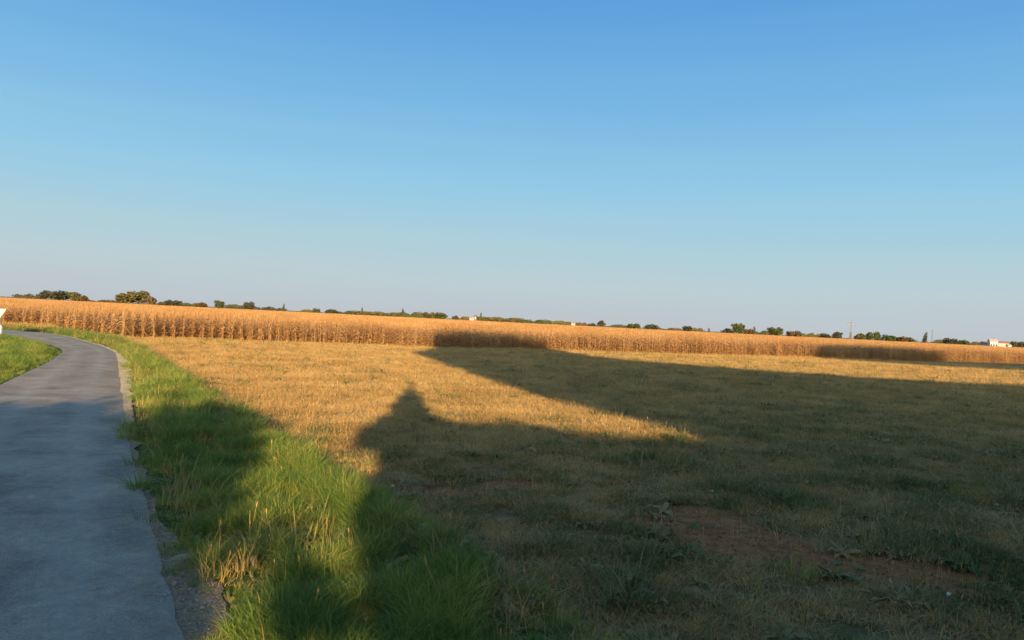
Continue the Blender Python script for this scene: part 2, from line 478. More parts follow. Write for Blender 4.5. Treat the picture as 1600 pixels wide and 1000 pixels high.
# gravel shoulder: a strip between asphalt and verge grass
nr = np.gradient(RRf, axis=0); nr = np.c_[nr[:, 1], -nr[:, 0]] / np.hypot(nr[:, 0], nr[:, 1])[:, None]
wd = np.interp(RRf[:, 1], [3, 5, 6.5, 8, 14, 20, 30, 33, 40], [.46, .38, .30, .10, .10, .28, .42, .3, .15])
tag(rb('road_shoulder', RRf - nr * .12, RRf + nr * wd[:, None], np.linspace(0, 1, 6), lambda q: .004 + .004 * q, M_GRAVEL, {}, .2), 'strip of pale gravel along the right edge of the lane', kind='structure')
nl = np.gradient(RLf, axis=0); nl = np.c_[-nl[:, 1], nl[:, 0]] / (np.hypot(nl[:, 0], nl[:, 1])[:, None] + 1e-9)

# ------------------------------------------------------------------ scatter (stuff only)
def variants(name, meshes):
    c = bpy.data.collections.new(name)
    for i, me in enumerate(meshes):
        c.objects.link(bpy.data.objects.new('%s_%02d' % (name, i), me))
    return c
def scatter(name, P, rot, scl, coll, label, cat):
    n = len(P)
    me = bpy.data.meshes.new(name); me.vertices.add(n)
    me.vertices.foreach_set('co', P.astype(np.float32).ravel())
    me.attributes.new('rot', 'FLOAT_VECTOR', 'POINT').data.foreach_set('vector', rot.astype(np.float32).ravel())
    me.attributes.new('scl', 'FLOAT_VECTOR', 'POINT').data.foreach_set('vector', scl.astype(np.float32).ravel())
    me.attributes.new('pick', 'INT', 'POINT').data.foreach_set('value', RNG.integers(0, len(coll.objects), n).astype(np.int32))
    me.update()
    o = link(name, me)
    ng = bpy.data.node_groups.new(name, 'GeometryNodeTree')
    ng.interface.new_socket('Geometry', in_out='INPUT', socket_type='NodeSocketGeometry')
    ng.interface.new_socket('Geometry', in_out='OUTPUT', socket_type='NodeSocketGeometry')
    gi = ng.nodes.new('NodeGroupInput'); go = ng.nodes.new('NodeGroupOutput')
    iop = ng.nodes.new('GeometryNodeInstanceOnPoints'); ci = ng.nodes.new('GeometryNodeCollectionInfo')
    ci.inputs[0].default_value = coll; ci.inputs[1].default_value = True; ci.inputs[2].default_value = True
    def na(nm, t):
        a = ng.nodes.new('GeometryNodeInputNamedAttribute'); a.data_type = t; a.inputs[0].default_value = nm; return a.outputs[0]
    e = ng.nodes.new('FunctionNodeEulerToRotation')
    ng.links.new(na('rot', 'FLOAT_VECTOR'), e.inputs[0])
    ng.links.new(gi.outputs[0], iop.inputs['Points']); ng.links.new(ci.outputs[0], iop.inputs['Instance'])
    iop.inputs['Pick Instance'].default_value = True
    ng.links.new(na('pick', 'INT'), iop.inputs['Instance Index'])
    ng.links.new(e.outputs[0], iop.inputs['Rotation']); ng.links.new(na('scl', 'FLOAT_VECTOR'), iop.inputs['Scale'])
    ng.links.new(iop.outputs[0], go.inputs[0])
    md = o.modifiers.new('scatter', 'NODES'); md.node_group = ng
    return tag(o, label, cat, kind='stuff')

def tuft(n, hmin, hmax, rad, width, lean, material, seg=3, flop=.5):
    b = MB()
    for _ in range(n):
        a = random.uniform(0, 2 * math.pi); r = rad * math.sqrt(random.random())
        x, y = r * math.cos(a), r * math.sin(a)
        h = random.uniform(hmin, hmax); la = a + random.uniform(-1.2, 1.2); ln = random.uniform(.1, 1) * lean * h
        dx, dy = math.cos(la) * ln, math.sin(la) * ln
        P = []; W = []
        fl = random.random() * flop
        for k in range(seg + 1):
            t = k / seg
            P.append((x + dx * t * t, y + dy * t * t, h * (t - fl * t ** 3 * .55)))
            W.append(width * (1 - t ** 1.6) + .0006)
        sa = random.uniform(0, math.pi)
        b.strip(P, W, (math.cos(sa), math.sin(sa), 0))
    return b.mesh('tuft', [material])

def sample(n, ymin, ymax, power=1.0, fan=.76):
    """random points in the viewed fan, denser near"""
    u = RNG.random(n); y = (ymin ** (2 - power) + u * (ymax ** (2 - power) - ymin ** (2 - power))) ** (1 / (2 - power))
    x = (RNG.random(n) * 2 - 1) * fan * (y + 1.5)
    return x, y
def rots(n, tilt=.12): return np.c_[RNG.normal(0, tilt, n), RNG.normal(0, tilt, n), RNG.random(n) * 6.283]

# verge grass on both sides of the lane
V_VERGE = variants('verge_tuft', [tuft(34, .06, .24, .10, .006, 1.1, M_VERGE, 3, .8) for _ in range(6)] + [tuft(22, .14, .32, .09, .006, 1.1, M_VERGE, 4, 1.0) for _ in range(2)])
x, y = sample(260000, 3.6, 62, 1.4)
rd = sdist(ROAD_R, x, y); bk = sdist(BANK, x, y); ld = sdist(ROAD_L, x, y)
w_at = np.interp(y, [3, 5, 6.5, 8, 14, 20, 30, 33, 40], [.42, .28, .14, -.04, -.04, .18, .34, .2, .1])
e = (fbm(x, y, .5, 41) - .5) * .35
keepR = (rd > w_at + e + .05) & (bk < .0 + (fbm(x, y, .7, 43) - .5) * (1.0 + 2.2 * (1 - sstep(5, 9, y)))) & (RNG.random(len(x)) < .45 + .55 * sstep(.35, .6, fbm(x, y, .8, 47)))
keepL = (ld < -.08 + e * .6) & (ld > -22)
keepS = (rd > .04) & (rd < w_at + .1) & (bk < 0) & (RNG.random(len(x)) < .3) & (x > -30)
keep = (keepR | keepL | keepS)
x, y, rd, ld, bk = (a[keep] for a in (x, y, rd, ld, bk))
z = ground_z(x, y)
n = len(x)
edge = np.minimum(np.where(rd > 0, rd, 9), np.where(ld < 0, -ld, 9))
s = (.3 + .8 * sstep(.0, 1.2, edge)) * (.35 + 1.5 * sstep(.25, .75, fbm(x, y, .45, 51, 2))) * (.7 + .6 * fbm(x, y, 1.6, 52)) * RNG.uniform(.6, 1.25, n) * (1 + .012 * y)
s *= np.where(ld < 0, .75, .85)
s = np.minimum(s, 1.15 + .02 * y)
far = sstep(20, 55, y)
s3 = np.c_[s * (1 + far), s * (1 + far), s * (1 - .35 * far)]
scatter('verge_grass', np.c_[x, y, z - .01], rots(n), s3, V_VERGE, 'lush green grass on the verges of the lane', 'grass')
print('verge', n)

# the mown field: straw, low weeds, standing stubble
V_STRAW = variants('straw_tuft', [tuft(16, .03, .11, .12, .005, 2.2, M_STRAWY, 3, .9) for _ in range(6)])
x, y = sample(200000, 4.2, 100, 1.25)
bk = sdist(BANK, x, y); bare = bare_mask(x, y)
rdd = sdist(ROAD_R, x, y); pale = np.hypot((x - G(520, 890)[0]) / .5, (y - G(520, 890)[1]) / .6) < 1
k = ((bk > -.1) | ((rdd > .3) & (RNG.random(len(x)) < np.where(pale, .05, .07)))) & (y < front_y(x) + 2) & (RNG.random(len(x)) > bare * .97) & (RNG.random(len(x)) < np.clip(sstep(.42, .62, fbm(x, y, .55, 61, 3)) * .75 + sstep(7, 24, y) * .75 + .04, 0, 1))
x, y = x[k], y[k]; n = len(x); s = RNG.uniform(.6, 1.3, n) * (1 + .02 * y)
inv = masks(x, y) < -.1
scatter('cut_straw', np.c_[x, y, ground_z(x, y)], rots(n, .15), np.c_[s, s, s * np.where(inv, 2.2, .9)], V_STRAW, 'short dry yellow stubble covering the mown field', 'stubble')
print('straw', n)

def rosette(nl, L, w):
    b = MB()
    for i in range(nl):
        a = 6.283 * i / nl + random.uniform(-.4, .4); l = L * random.uniform(.6, 1.2); u_ = random.uniform(.1, .8)
        c, s_ = math.cos(a), math.sin(a)
        b.strip([(0, 0, .005), (c * l * .35, s_ * l * .35, l * .30 * u_ + .01), (c * l * .75, s_ * l * .75, l * .42 * u_ + .01), (c * l, s_ * l, l * .25 * u_)], [w * .3, w, w * .8, w * .1], (-s_, c, random.uniform(-.3, .3)))
    return b.mesh('rosette', [M_WEED])
V_WEED = variants('weed_tuft', [rosette(8, .11, .035), rosette(10, .08, .03), rosette(7, .14, .04), rosette(12, .10, .028)] + [tuft(22, .03, .12, .13, .010, 1.8, M_WEED, 2, .9) for _ in range(5)] + [tuft(12, .10, .2, .10, .007, 1.0, M_WEED, 3, .8) for _ in range(2)])
x, y = sample(230000, 4.0, 80, 1.45)
bk = sdist(BANK, x, y); bare = bare_mask(x, y)
prob = sstep(.44, .60, fbm(x, y, .6, 71, 4)) * (1.0 * (1 - sstep(10, 24, y)) + .10) + .05 + (.5 * (1 - sstep(.2, 1.6, bk)))
prob += .16 * sstep(0, 8, x) * sstep(9, 14, y)
prob += .5 * sstep(2.5, 6, x - .12 * y) * (1 - sstep(14, 30, y)) * sstep(.35, .6, fbm(x, y, 2.2, 73))
k = ((bk > -.3) & (RNG.random(len(x)) < prob * (1 - bare * .98))) | ((sdist(ROAD_R, x, y) > .25) & (bk <= -.3) & (RNG.random(len(x)) < .05))
k &= (y < front_y(x) + 1)
x, y = x[k], y[k]; n = len(x); s = RNG.uniform(.4, 1.3, n) * (1 + .012 * y) * (.55 + 1.1 * sstep(.4, .75, fbm(x, y, .7, 75)))
inv = masks(x, y) < -.3
scatter('field_weeds', np.c_[x, y, ground_z(x, y)], rots(n, .15), np.c_[s, s, s * np.where(inv, 1.2, 1.0)], V_WEED, 'low green weeds and regrowth scattered through the stubble', 'weeds')
print('weeds', n)

def stalk(h):
    b = MB(); a = random.uniform(0, 6.28); l = random.uniform(0, .25) * h
    P = [(math.cos(a) * l * t * t, math.sin(a) * l * t * t, h * t) for t in (0, .35, .7, 1)]
    b.tube(P, [.0022, .002, .0016, .0009], 3)
    if random.random() < .7: b.tube([P[3], (P[3][0] * 1.1, P[3][1] * 1.1, h * 1.12), (P[3][0] * 1.2, P[3][1] * 1.2, h * 1.22)], [.001, .0055, .001], 4)
    if random.random() < .5:
        c = random.uniform(0, 6.28); b.strip([P[1], (P[1][0] + .04 * math.cos(c), P[1][1] + .04 * math.sin(c), h * .5), (P[1][0] + .1 * math.cos(c), P[1][1] + .1 * math.sin(c), h * .42)], [.006, .005, .001], (-math.sin(c), math.cos(c), 0))
    return b.mesh('stalk', [M_STRAWY])
V_STALK = variants('dry_stalk', [stalk(random.uniform(.14, .34)) for _ in range(8)])
x, y = sample(14000, 4.6, 60, 1.5)
bk = sdist(BANK, x, y)
k = (bk > -2.4) & (sdist(ROAD_R, x, y) > .35) & (y < front_y(x) - 1) & (RNG.random(len(x)) < (sstep(.42, .62, fbm(x, y, 1.8, 81)) * .9 + .1) * np.where(bk < -.1, .5, 1))
x, y = x[k], y[k]; n = len(x); s = RNG.uniform(.5, 1.25, n)
scatter('standing_stalks', np.c_[x, y, ground_z(x, y)], rots(n, .12), np.c_[s * 1.3, s * 1.3, s], V_STALK, 'thin dry stalks standing up out of the field weeds', 'dry stalks')

def bit(seed):
    b = MB(); rr = random.Random(seed)
    for _ in range(7):
        a = rr.uniform(0, 6.28); x0, y0 = rr.gauss(0, .16), rr.gauss(0, .16); l = rr.uniform(.02, .07); z0 = rr.uniform(.004, .012)
        b.strip([(x0, y0, z0), (x0 + math.cos(a) * l, y0 + math.sin(a) * l, z0 + .004), (x0 + math.cos(a + .3) * l * 1.8, y0 + math.sin(a + .3) * l * 1.8, z0)], [.004, .005, .002], (-math.sin(a), math.cos(a), 0))
    return b.mesh('straw_bit', [M_STRAWY])
V_BIT = variants('straw_bit', [bit(i) for i in range(5)])
j = RNG.integers(0, len(RRf), 9000); nrm_ = np.gradient(RRf, axis=0); nrm_ = np.c_[nrm_[:, 1], -nrm_[:, 0]] / np.hypot(nrm_[:, 0], nrm_[:, 1])[:, None]
p = RRf[j] + nrm_[j] * (.25 - np.abs(RNG.normal(0, .45, len(j))))[:, None]
k = (p[:, 1] > 3.5) & (p[:, 1] < 30) & (RNG.random(len(j)) < .28); p = p[k]
scatter('straw_litter', np.c_[p, np.full(len(p), .026)], rots(len(p), .02), np.ones((len(p), 3)), V_BIT, 'bits of dry straw blown on to the asphalt edge', 'straw litter')

# pebbles of the shoulder
def pebble(r, m, seed=0, sub=1):
    import bmesh
    bm = bmesh.new(); bmesh.ops.create_icosphere(bm, subdivisions=sub, radius=r)
    rr = random.Random(seed)
    ph = [rr.uniform(0, 6.28) for _ in range(3)]; fq = [rr.uniform(1.5, 3.5) / r for _ in range(3)]
    for v in bm.verts:
        k = 1 + .16 * math.sin(v.co.x * fq[0] + ph[0]) + .14 * math.sin(v.co.y * fq[1] + ph[1]) + .12 * math.sin(v.co.z * fq[2] + ph[2]) + rr.uniform(-.07, .07)
        v.co = Vector((v.co.x * k, v.co.y * k * .8, v.co.z * k * .6))
    me = bpy.data.meshes.new('stone'); bm.to_mesh(me); bm.free(); me.materials.append(m); return me
V_PEB = variants('pebble', [pebble(.011, M_STONE, i) for i in range(5)])
j = RNG.integers(0, len(RRf), 60000); rj = RRf[j]
j = j[(rj[:, 1] > 3.5) & (rj[:, 1] < 34)]
off = RNG.random(len(j)); p = RRf[j] + nr[j] * (wd[j] * (off * 1.15 - .2))[:, None] + RNG.normal(0, .05, (len(j), 2))
k = RNG.random(len(j)) < np.clip(7 / p[:, 1], .05, 1) * .35; p = p[k]; n = len(p); s = RNG.uniform(.25, 1.0, n) ** 2
scatter('shoulder_gravel', np.c_[p, np.full(n, .008)], rots(n, .4), np.c_[s, s, s], V_PEB, 'loose pebbles on the gravel edge of the lane', 'gravel')

# ------------------------------------------------------------------ maize
def maize(seed, h=2.1):
    rr = random.Random(seed); b = MB()
    lx, ly = rr.uniform(-.08, .08), rr.uniform(-.08, .08)
    P = [(lx * t * t, ly * t * t, h * .88 * t) for t in (0, .33, .66, 1)]
    b.tube(P, [.014, .012, .009, .005], 4, cap=False)
    nl = rr.randint(9, 12); a0 = rr.uniform(0, 6.28)
    for i in range(nl):
        t = .16 + .78 * i / nl; a = a0 + (i % 2) * math.pi + rr.uniform(-.5, .5)
        z0 = h * .88 * t; x0, y0 = lx * t * t, ly * t * t
        L = rr.uniform(.35, .7) * (1.1 - .45 * abs(t - .5)); up = rr.uniform(.0, .16); dr = rr.uniform(.15, .65)
        w = rr.uniform(.05, .085); Q = []; W = []
        for k in range(5):
            q = k / 4; r = L * (q - .25 * q * q * dr)
            Q.append((x0 + math.cos(a) * r, y0 + math.sin(a) * r, z0 + up * math.sin(min(q * 2.2, 3.1)) - dr * L * q * q)); W.append(w * (1 - q ** 2.2) + .006)
        tw = a + math.pi / 2 + rr.uniform(-.4, .4)
        b.strip(Q, W, (math.cos(tw), math.sin(tw), rr.uniform(-.5, .5)))
    if rr.random() < .85:      # ear in its husk
        a = rr.uniform(0, 6.28); z0 = h * rr.uniform(.38, .5); tilt = rr.uniform(.05, .16)
        b.tube([(0, 0, z0), (math.cos(a) * tilt * .6, math.sin(a) * tilt * .6, z0 + .08), (math.cos(a) * tilt, math.sin(a) * tilt, z0 + .22)], [.012, .03, .008], 5)
    for i in range(5):         # tassel
        a = rr.uniform(0, 6.28); r = rr.uniform(.02, .12)
        tp = Vector(P[3])
        b.strip([tp, tp + Vector((math.cos(a) * r * .5, math.sin(a) * r * .5, .13)), tp + Vector((math.cos(a) * r, math.sin(a) * r, rr.uniform(.16, .28)))], [.010, .012, .003], (-math.sin(a), math.cos(a), 0))
    return b
MZ = [maize(i, random.Random(i + 50).uniform(1.9, 2.2)) for i in range(9)]
MZ_ME = [m.mesh('maize_plant', [M_CORN]) for m in MZ]
V_MZ = variants('maize_variant', MZ_ME)
def clump(seed, nn, sx, sy):
    rr = random.Random(seed); b = MB()
    for i in range(nn):
        src = rr.choice(MZ); a = rr.uniform(0, 6.28); c, s_ = math.cos(a), math.sin(a)
        ox, oy = rr.uniform(-sx, sx) / 2, (rr.randint(0, 1) - .5) * .75 + rr.uniform(-.06, .06); k = rr.uniform(.92, 1.08)
        keep = [f for f in src.f if min(src.v[i][2] for i in f) > .5]     # inside the stand only the upper plant shows
        b.add([(ox + (v[0] * c - v[1] * s_), oy + (v[0] * s_ + v[1] * c), v[2] * k) for v in src.v], keep)
    me = b.mesh('maize_clump', [M_CORN]); return me
V_CL = variants('maize_clump', [clump(i, 16, 2.0, 1.5) for i in range(6)])

rdir = np.array([-.50, 1.0]); rdir /= np.hypot(*rdir); rper = np.array([rdir[1], -rdir[0]])
kk, tt2 = np.meshgrid(np.arange(-330, 420) * .75, np.arange(-60, 260, .2))
kk = kk + RNG.normal(0, .035, kk.shape); tt2 = tt2 + RNG.uniform(-.07, .07, kk.shape)
PX = (kk * rper[0] + tt2 * rdir[0]).ravel(); PY = (kk * rper[1] + tt2 * rdir[1]).ravel()
dep_ = PY - front_y(PX) - (fbm(PX, PX * 0, 3, 95) - .5) * .8
ok = (dep_ > 0) & (dep_ < 11) & (np.abs(PX) < .74 * PY + 6) & (RNG.random(len(PX)) > .05) & ~((dep_ < 1.6) & (fbm(PX, PY, 1.4, 91, 2) > .66))
A = np.c_[PX, PY, dep_][ok]
dist = np.hypot(A[:, 0], A[:, 1]) + A[:, 2] * 9 + np.where(np.abs(A[:, 0]) > .67 * A[:, 1], 500, 0)
order = np.argsort(dist); near, rest = A[order[:290]], A[order[290:]]
for i, (px_, py_, r_) in enumerate(near):
    o = link('maize_plant', MZ_ME[i % len(MZ_ME)], None, (px_, py_, ZF - .03), (random.gauss(0, .05), random.gauss(0, .05), random.uniform(0, 6.28)), (1, 1, random.uniform(.80, 1.08) * (.93 + .16 * float(fbm(px_, py_, 5, 77)))))
    tag(o, 'dry golden maize plant in the front rows facing the mown field', 'maize plant', 'dry maize plants along the near edge of the crop')
n = len(rest); s = RNG.uniform(.80, 1.08, n) * (.93 + .16 * fbm(rest[:, 0], rest[:, 1], 5, 77))
scatter('maize_rows', np.c_[rest[:, :2], np.full(n, ZF - .03)], rots(n, .06), np.c_[np.ones(n), np.ones(n), s], V_MZ, 'further rows of dry golden maize behind the field edge', 'maize')
cl = []
y0 = 11.4
for r in range(400):
    yo = y0 + r * 1.5
    if yo > 430: break
    ymid = 60 + yo; wdt = .76 * (ymid + 60) + 30
    xs = np.arange(-wdt, wdt, 2.0 if yo < 120 else 2.3) + RNG.uniform(0, 2)
    ys = front_y(xs) + yo + RNG.normal(0, .08, len(xs)); cl.append(np.c_[xs, ys])
C = np.concatenate(cl); C = C[(np.abs(C[:, 0]) < .74 * C[:, 1] + 8) & (C[:, 1] < 420)]
n = len(C); s = RNG.uniform(.90, 1.05, n) * (1 + .12 * (fbm(C[:, 0], C[:, 1], 14, 97) - .5))
sl = np.where(RNG.random(n) < .5, 0, math.pi)
scatter('maize_field', np.c_[C, np.full(n, ZF - .03)], np.c_[np.zeros(n), np.zeros(n), sl], np.c_[np.ones(n) * 1.1, np.ones(n), s], V_CL, 'golden sea of dry maize stretching to the horizon', 'maize')
print('maize', len(rest), n)

# ------------------------------------------------------------------ trees on the skyline
def crown_mesh(kind, seed):
    """unit crown: 1 wide, 1 tall, standing on z=0"""
    rr = random.Random(seed); b = MB(); blobs = []
    if kind == 'round':
        for _ in range(9): blobs.append((rr.uniform(-.26, .26), rr.uniform(-.26, .26), rr.uniform(.38, .78), rr.uniform(.16, .26)))
        blobs.append((0, 0, .5, .34)); nq = 900
    elif kind == 'tall':
        for i in range(8): blobs.append((rr.uniform(-.12, .12), rr.uniform(-.12, .12), .14 + .1 * i, .36 - .03 * i)); 
        nq = 420
    else:
        for i in range(16):
            x_ = -.46 + .92 * i / 15; blobs.append((x_, rr.uniform(-.1, .1), rr.uniform(.28, .62), rr.uniform(.10, .17)))
        nq = 1500
    w = [q[3] ** 2 for q in blobs]
    for _ in range(nq):
        c = rr.choices(blobs, w)[0]
        d = Vector((rr.gauss(0, 1), rr.gauss(0, 1), rr.gauss(0, 1))).normalized() * c[3] * (rr.random() ** .35)
        vz = 1.7 if kind == 'hedge' else 1.0
        p = Vector((c[0] + d.x, c[1] + d.y, c[2] + d.z * vz))
        p.z = max(.03, min(1.03, p.z))
        a = Vector((rr.gauss(0, 1), rr.gauss(0, 1), rr.gauss(0, 1))).normalized(); t = a.orthogonal().normalized(); u2 = a.cross(t)
        q = rr.uniform(.03, .065) * (.7 if kind == 'hedge' else 1.0); zs = 1.4 if kind == 'hedge' else 1
        b.add([p + (-t - u2 * .6) * q, p + (t - u2 * .6) * q, p + (t * .7 + u2) * q, p + (-t * .7 + u2) * q], [(0, 1, 2, 3)])
    me = b.mesh('crown', [M_LEAF['dark']]); return me
CR = {k: [crown_mesh(k, i * 7 + len(k)) for i in range(4)] for k in ('round', 'tall', 'hedge')}
tb = MB(); tb.tube([(0, 0, 0), (.02, 0, .3), (-.01, .01, .62)], [.035, .028, .012], 6); tb.tube([(0, 0, .28), (.14, .05, .55)], [.018, .006], 5); tb.tube([(0, 0, .3), (-.13, -.04, .56)], [.018, .006], 5)
TRUNK = tb.mesh('trunk', [M_BARK])
def hor(px): return 502 + (px - 800) * math.tan(ROLL)
cnt = [0]
def tree(kind, x0, x1, top, colr, label, dist=450, group='trees and shrubs on the skyline', cat='tree', name='tree'):
    cnt[0] += 1
    xc = (x0 + x1) / 2; w = (x1 - x0) / FPX * dist; hh = ((hor(xc) - top) / FPX * dist + (H - ZF)) * (1.22 if kind == 'hedge' else 1.03)
    p = ray_at(xc, hor(xc), dist)
    e_ = bpy.data.objects.new(name, None); COL.objects.link(e_); e_.location = (p[0], p[1], ZF)
    tag(e_, label, cat, group)
    mes = CR[kind]; me = mes[cnt[0] % len(mes)]
    lift = {'round': .12, 'tall': .05, 'hedge': 0}[kind] * hh
    c = link('crown', me, e_, (0, 0, lift), (0, 0, random.uniform(0, 6.28) if kind != 'hedge' else random.uniform(-.1, .1)), (w * 1.08, (w if kind != 'hedge' else max(4, w * .3)) * 1.0, hh - lift))
    c.material_slots[0].link = 'OBJECT'; c.material_slots[0].material = M_LEAF[colr]
    if kind != 'hedge': link('trunk', TRUNK, e_, (0, 0, 0), (0, 0, random.uniform(0, 6)), (hh * .7, hh * .7, hh * .9))
    return e_
T = [
 ('hedge', 26, 60, 460.5, 'dark', 'low dark hedge left of the big dark tree clump at far left'),
 ('round', 58, 84, 454, 'dark', 'left crown of the big dark tree clump at far left'),
 ('round', 76, 114, 454.5, 'dark', 'right crown of the big dark tree clump at far left'),
 ('round', 106, 128, 457, 'olive', 'olive tree touching the right side of the dark clump'),
 ('round', 121, 141, 460.5, 'brown', 'small brownish tree ending the dark clump on its right'),
 ('hedge', 138, 186, 469, 'brown', 'thin brown hedge between the dark clump and the lone rounded tree'),
 ('round', 180, 216, 459, 'olive', 'low left shoulder of the lone rounded olive tree group'),
 ('round', 194, 232, 454.5, 'olive', 'highest rounded olive tree standing alone right of the dark clump'),
 ('round', 222, 244, 461.5, 'brown', 'brown shrub against the right side of the lone rounded tree'),
 ('hedge', 240, 262, 472, 'dark', 'tiny dark hedge just right of the lone rounded tree'),
 ('round', 256, 282, 469, 'dark', 'small low tree, first one right of the lone rounded group'),
 ('hedge', 280, 312, 474.5, 'dark', 'thin dark hedge between two small trees at left'),
 ('round', 304, 328, 471.5, 'brown', 'brownish low tree left of the twin green bushes'),
 ('round', 332, 352, 469.5, 'green', 'green bush rising above the thin strip at left'),
 ('hedge', 350, 384, 476.5, 'dark', 'thin dark strip leading to the round dark tree'),
 ('round', 378, 398, 471.5, 'dark', 'small round dark tree left of the thin spire tree'),
 ('hedge', 396, 438, 480.5, 'dark', 'thin dark strip ending at the thin spire tree'),
 ('tall', 440, 446.5, 474, 'green', 'thin spire-like tree standing free above the maize'),
 ('hedge', 470, 494, 484.5, 'olive', 'faint olive hedge right of the thin spire tree'),
 ('round', 488, 502, 482, 'green', 'small round green bush between two faint hedges'),
 ('round', 508, 530, 482, 'dark', 'wide low dark tree right of the small green bush'),
 ('hedge', 526, 566, 486, 'dark', 'low dark hedge left of the pointed small tree'),
 ('tall', 562, 569, 480.5, 'dark', 'pointed small dark tree at the end of a low hedge'),
 ('hedge', 568, 630, 488.5, 'olive', 'long low olive hedge between two pointed trees'),
 ('tall', 624, 633, 482, 'dark', 'narrow dark tree standing out of the long hedge'),
 ('hedge', 633, 664, 488, 'green', 'green hedge right of the narrow dark tree'),
 ('round', 660, 682, 488, 'olive', 'olive tree forming the left half of the pair before the cream house'),
 ('round', 676, 700, 488.5, 'green', 'green tree forming the right half of the pair before the cream house'),
 ('round', 706, 719, 492, 'dark', 'small dark bush close left of the cream house'),
 ('hedge', 714, 734, 495, 'brown', 'brown hedge touching the cream house from the left'),
 ('tall', 747, 755, 489, 'green', 'slim tree close right of the cream house'),
 ('hedge', 753, 816, 497, 'olive', 'long thin olive hedge right of the cream house'),
 ('hedge', 800, 824, 499, 'dark', 'short dark hedge continuing the long thin one'),
 ('hedge', 820, 866, 500, 'green', 'greener thin hedge in the middle of the skyline'),
 ('hedge', 862, 892, 502, 'olive', 'olive hedge ending left of the pale shed'),
 ('hedge', 902, 914, 505, 'brown', 'tiny brown bush right of the pale shed'),
 ('round', 917, 935, 504, 'dark', 'flat dark bush touching the compact dark tree'),
 ('round', 932, 947, 500.5, 'dark', 'compact dark tree right of the pale shed'),
 ('hedge', 954, 984, 508, 'dark', 'very thin dark hedge right of the compact tree'),
 ('round', 978, 1000, 505.5, 'green', 'flat green bush above a very thin hedge'),
 ('round', 1004, 1030, 505.5, 'dark', 'dark bush ending before the bare gap in the skyline'),
 ('hedge', 1030, 1068, 513, 'brown', 'pale brown strip across the gap of the skyline'),
 ('round', 1064, 1084, 509.5, 'dark', 'dark bush just right of the bare gap'),
 ('hedge', 1080, 1096, 513.5, 'olive', 'short olive hedge fading out right of a dark bush'),
 ('tall', 1104, 1111, 512, 'brown', 'tiny brown bush standing alone in the gap'),
 ('round', 1126, 1148, 513, 'dark', 'dark shrub left of the bright green tree'),
 ('round', 1143, 1165, 505.5, 'green', 'bright green tree peaking above the right part of the skyline'),
 ('round', 1160, 1178, 514, 'brown', 'low brown shrub right of the bright green tree'),
 ('tall', 1174, 1182, 510, 'dark', 'narrow dark tree right of the bright green one'),
 ('hedge', 1178, 1210, 517, 'dark', 'dark hedge between the narrow tree and a rounded bush'),
 ('round', 1200, 1224, 511.5, 'green', 'rounded green bush in the middle of the right-hand trees'),
 ('round', 1226, 1251, 517, 'brown', 'low brown bush ending the right-hand group of trees'),
 ('hedge', 1254, 1276, 521.5, 'olive', 'pale olive shrub in the gap right of the brown bush'),
 ('round', 1278, 1300, 521, 'dark', 'dark low bush left of the small peaked tree'),
 ('round', 1298, 1318, 518.5, 'dark', 'small peaked dark tree left of the lattice mast'),
 ('tall', 1325.5, 1332.5, 518.5, 'dark', 'short dark tree at the foot of the lattice mast'),
 ('round', 1334, 1354, 519.5, 'olive', 'left tree of the square-topped group right of the mast'),
 ('round', 1350, 1366, 519, 'green', 'middle tree of the square-topped group right of the mast'),
 ('round', 1362, 1378, 518.5, 'green', 'right tree of the square-topped group right of the mast'),
 ('round', 1376, 1402, 523.5, 'green', 'lower green tree following the square-topped group'),
 ('round', 1398, 1431, 525, 'brown', 'brown low trees left of the tall dark column tree'),
 ('tall', 1440, 1451, 518.5, 'dark', 'tall dark column-shaped tree beside the thin pole'),
 ('hedge', 1460, 1480, 531.5, 'dark', 'dark hedge right of the thin pole'),
 ('round', 1474, 1498, 528.5, 'dark', 'dark flat-topped tree between the pole and the white house'),
 ('round', 1494, 1514, 530, 'green', 'green bush right of the flat-topped tree'),
 ('hedge', 1510, 1533, 534.5, 'dark', 'dark hedge touching the left side of the white house'),
 ('round', 1575, 1592, 533.5, 'dark', 'dark bush right of the brown barn'),
 ('round', 1588, 1612, 534.5, 'dark', 'last dark bush at the right end of the skyline'),
]
for k_, a_, b_, t_, c_, l_ in T:
    bush = (b_ - a_) > 1.9 * (hor((a_ + b_) / 2) - t_) or 'bush' in l_ or 'shrub' in l_
    if k_ == 'hedge': tree(k_, a_ - 3, b_ + 3, t_ - 1.2, c_, l_, 520, cat='hedge', name='hedge', group='hedges along the skyline')
    else: tree(k_, a_, b_, t_, c_, l_, 480)

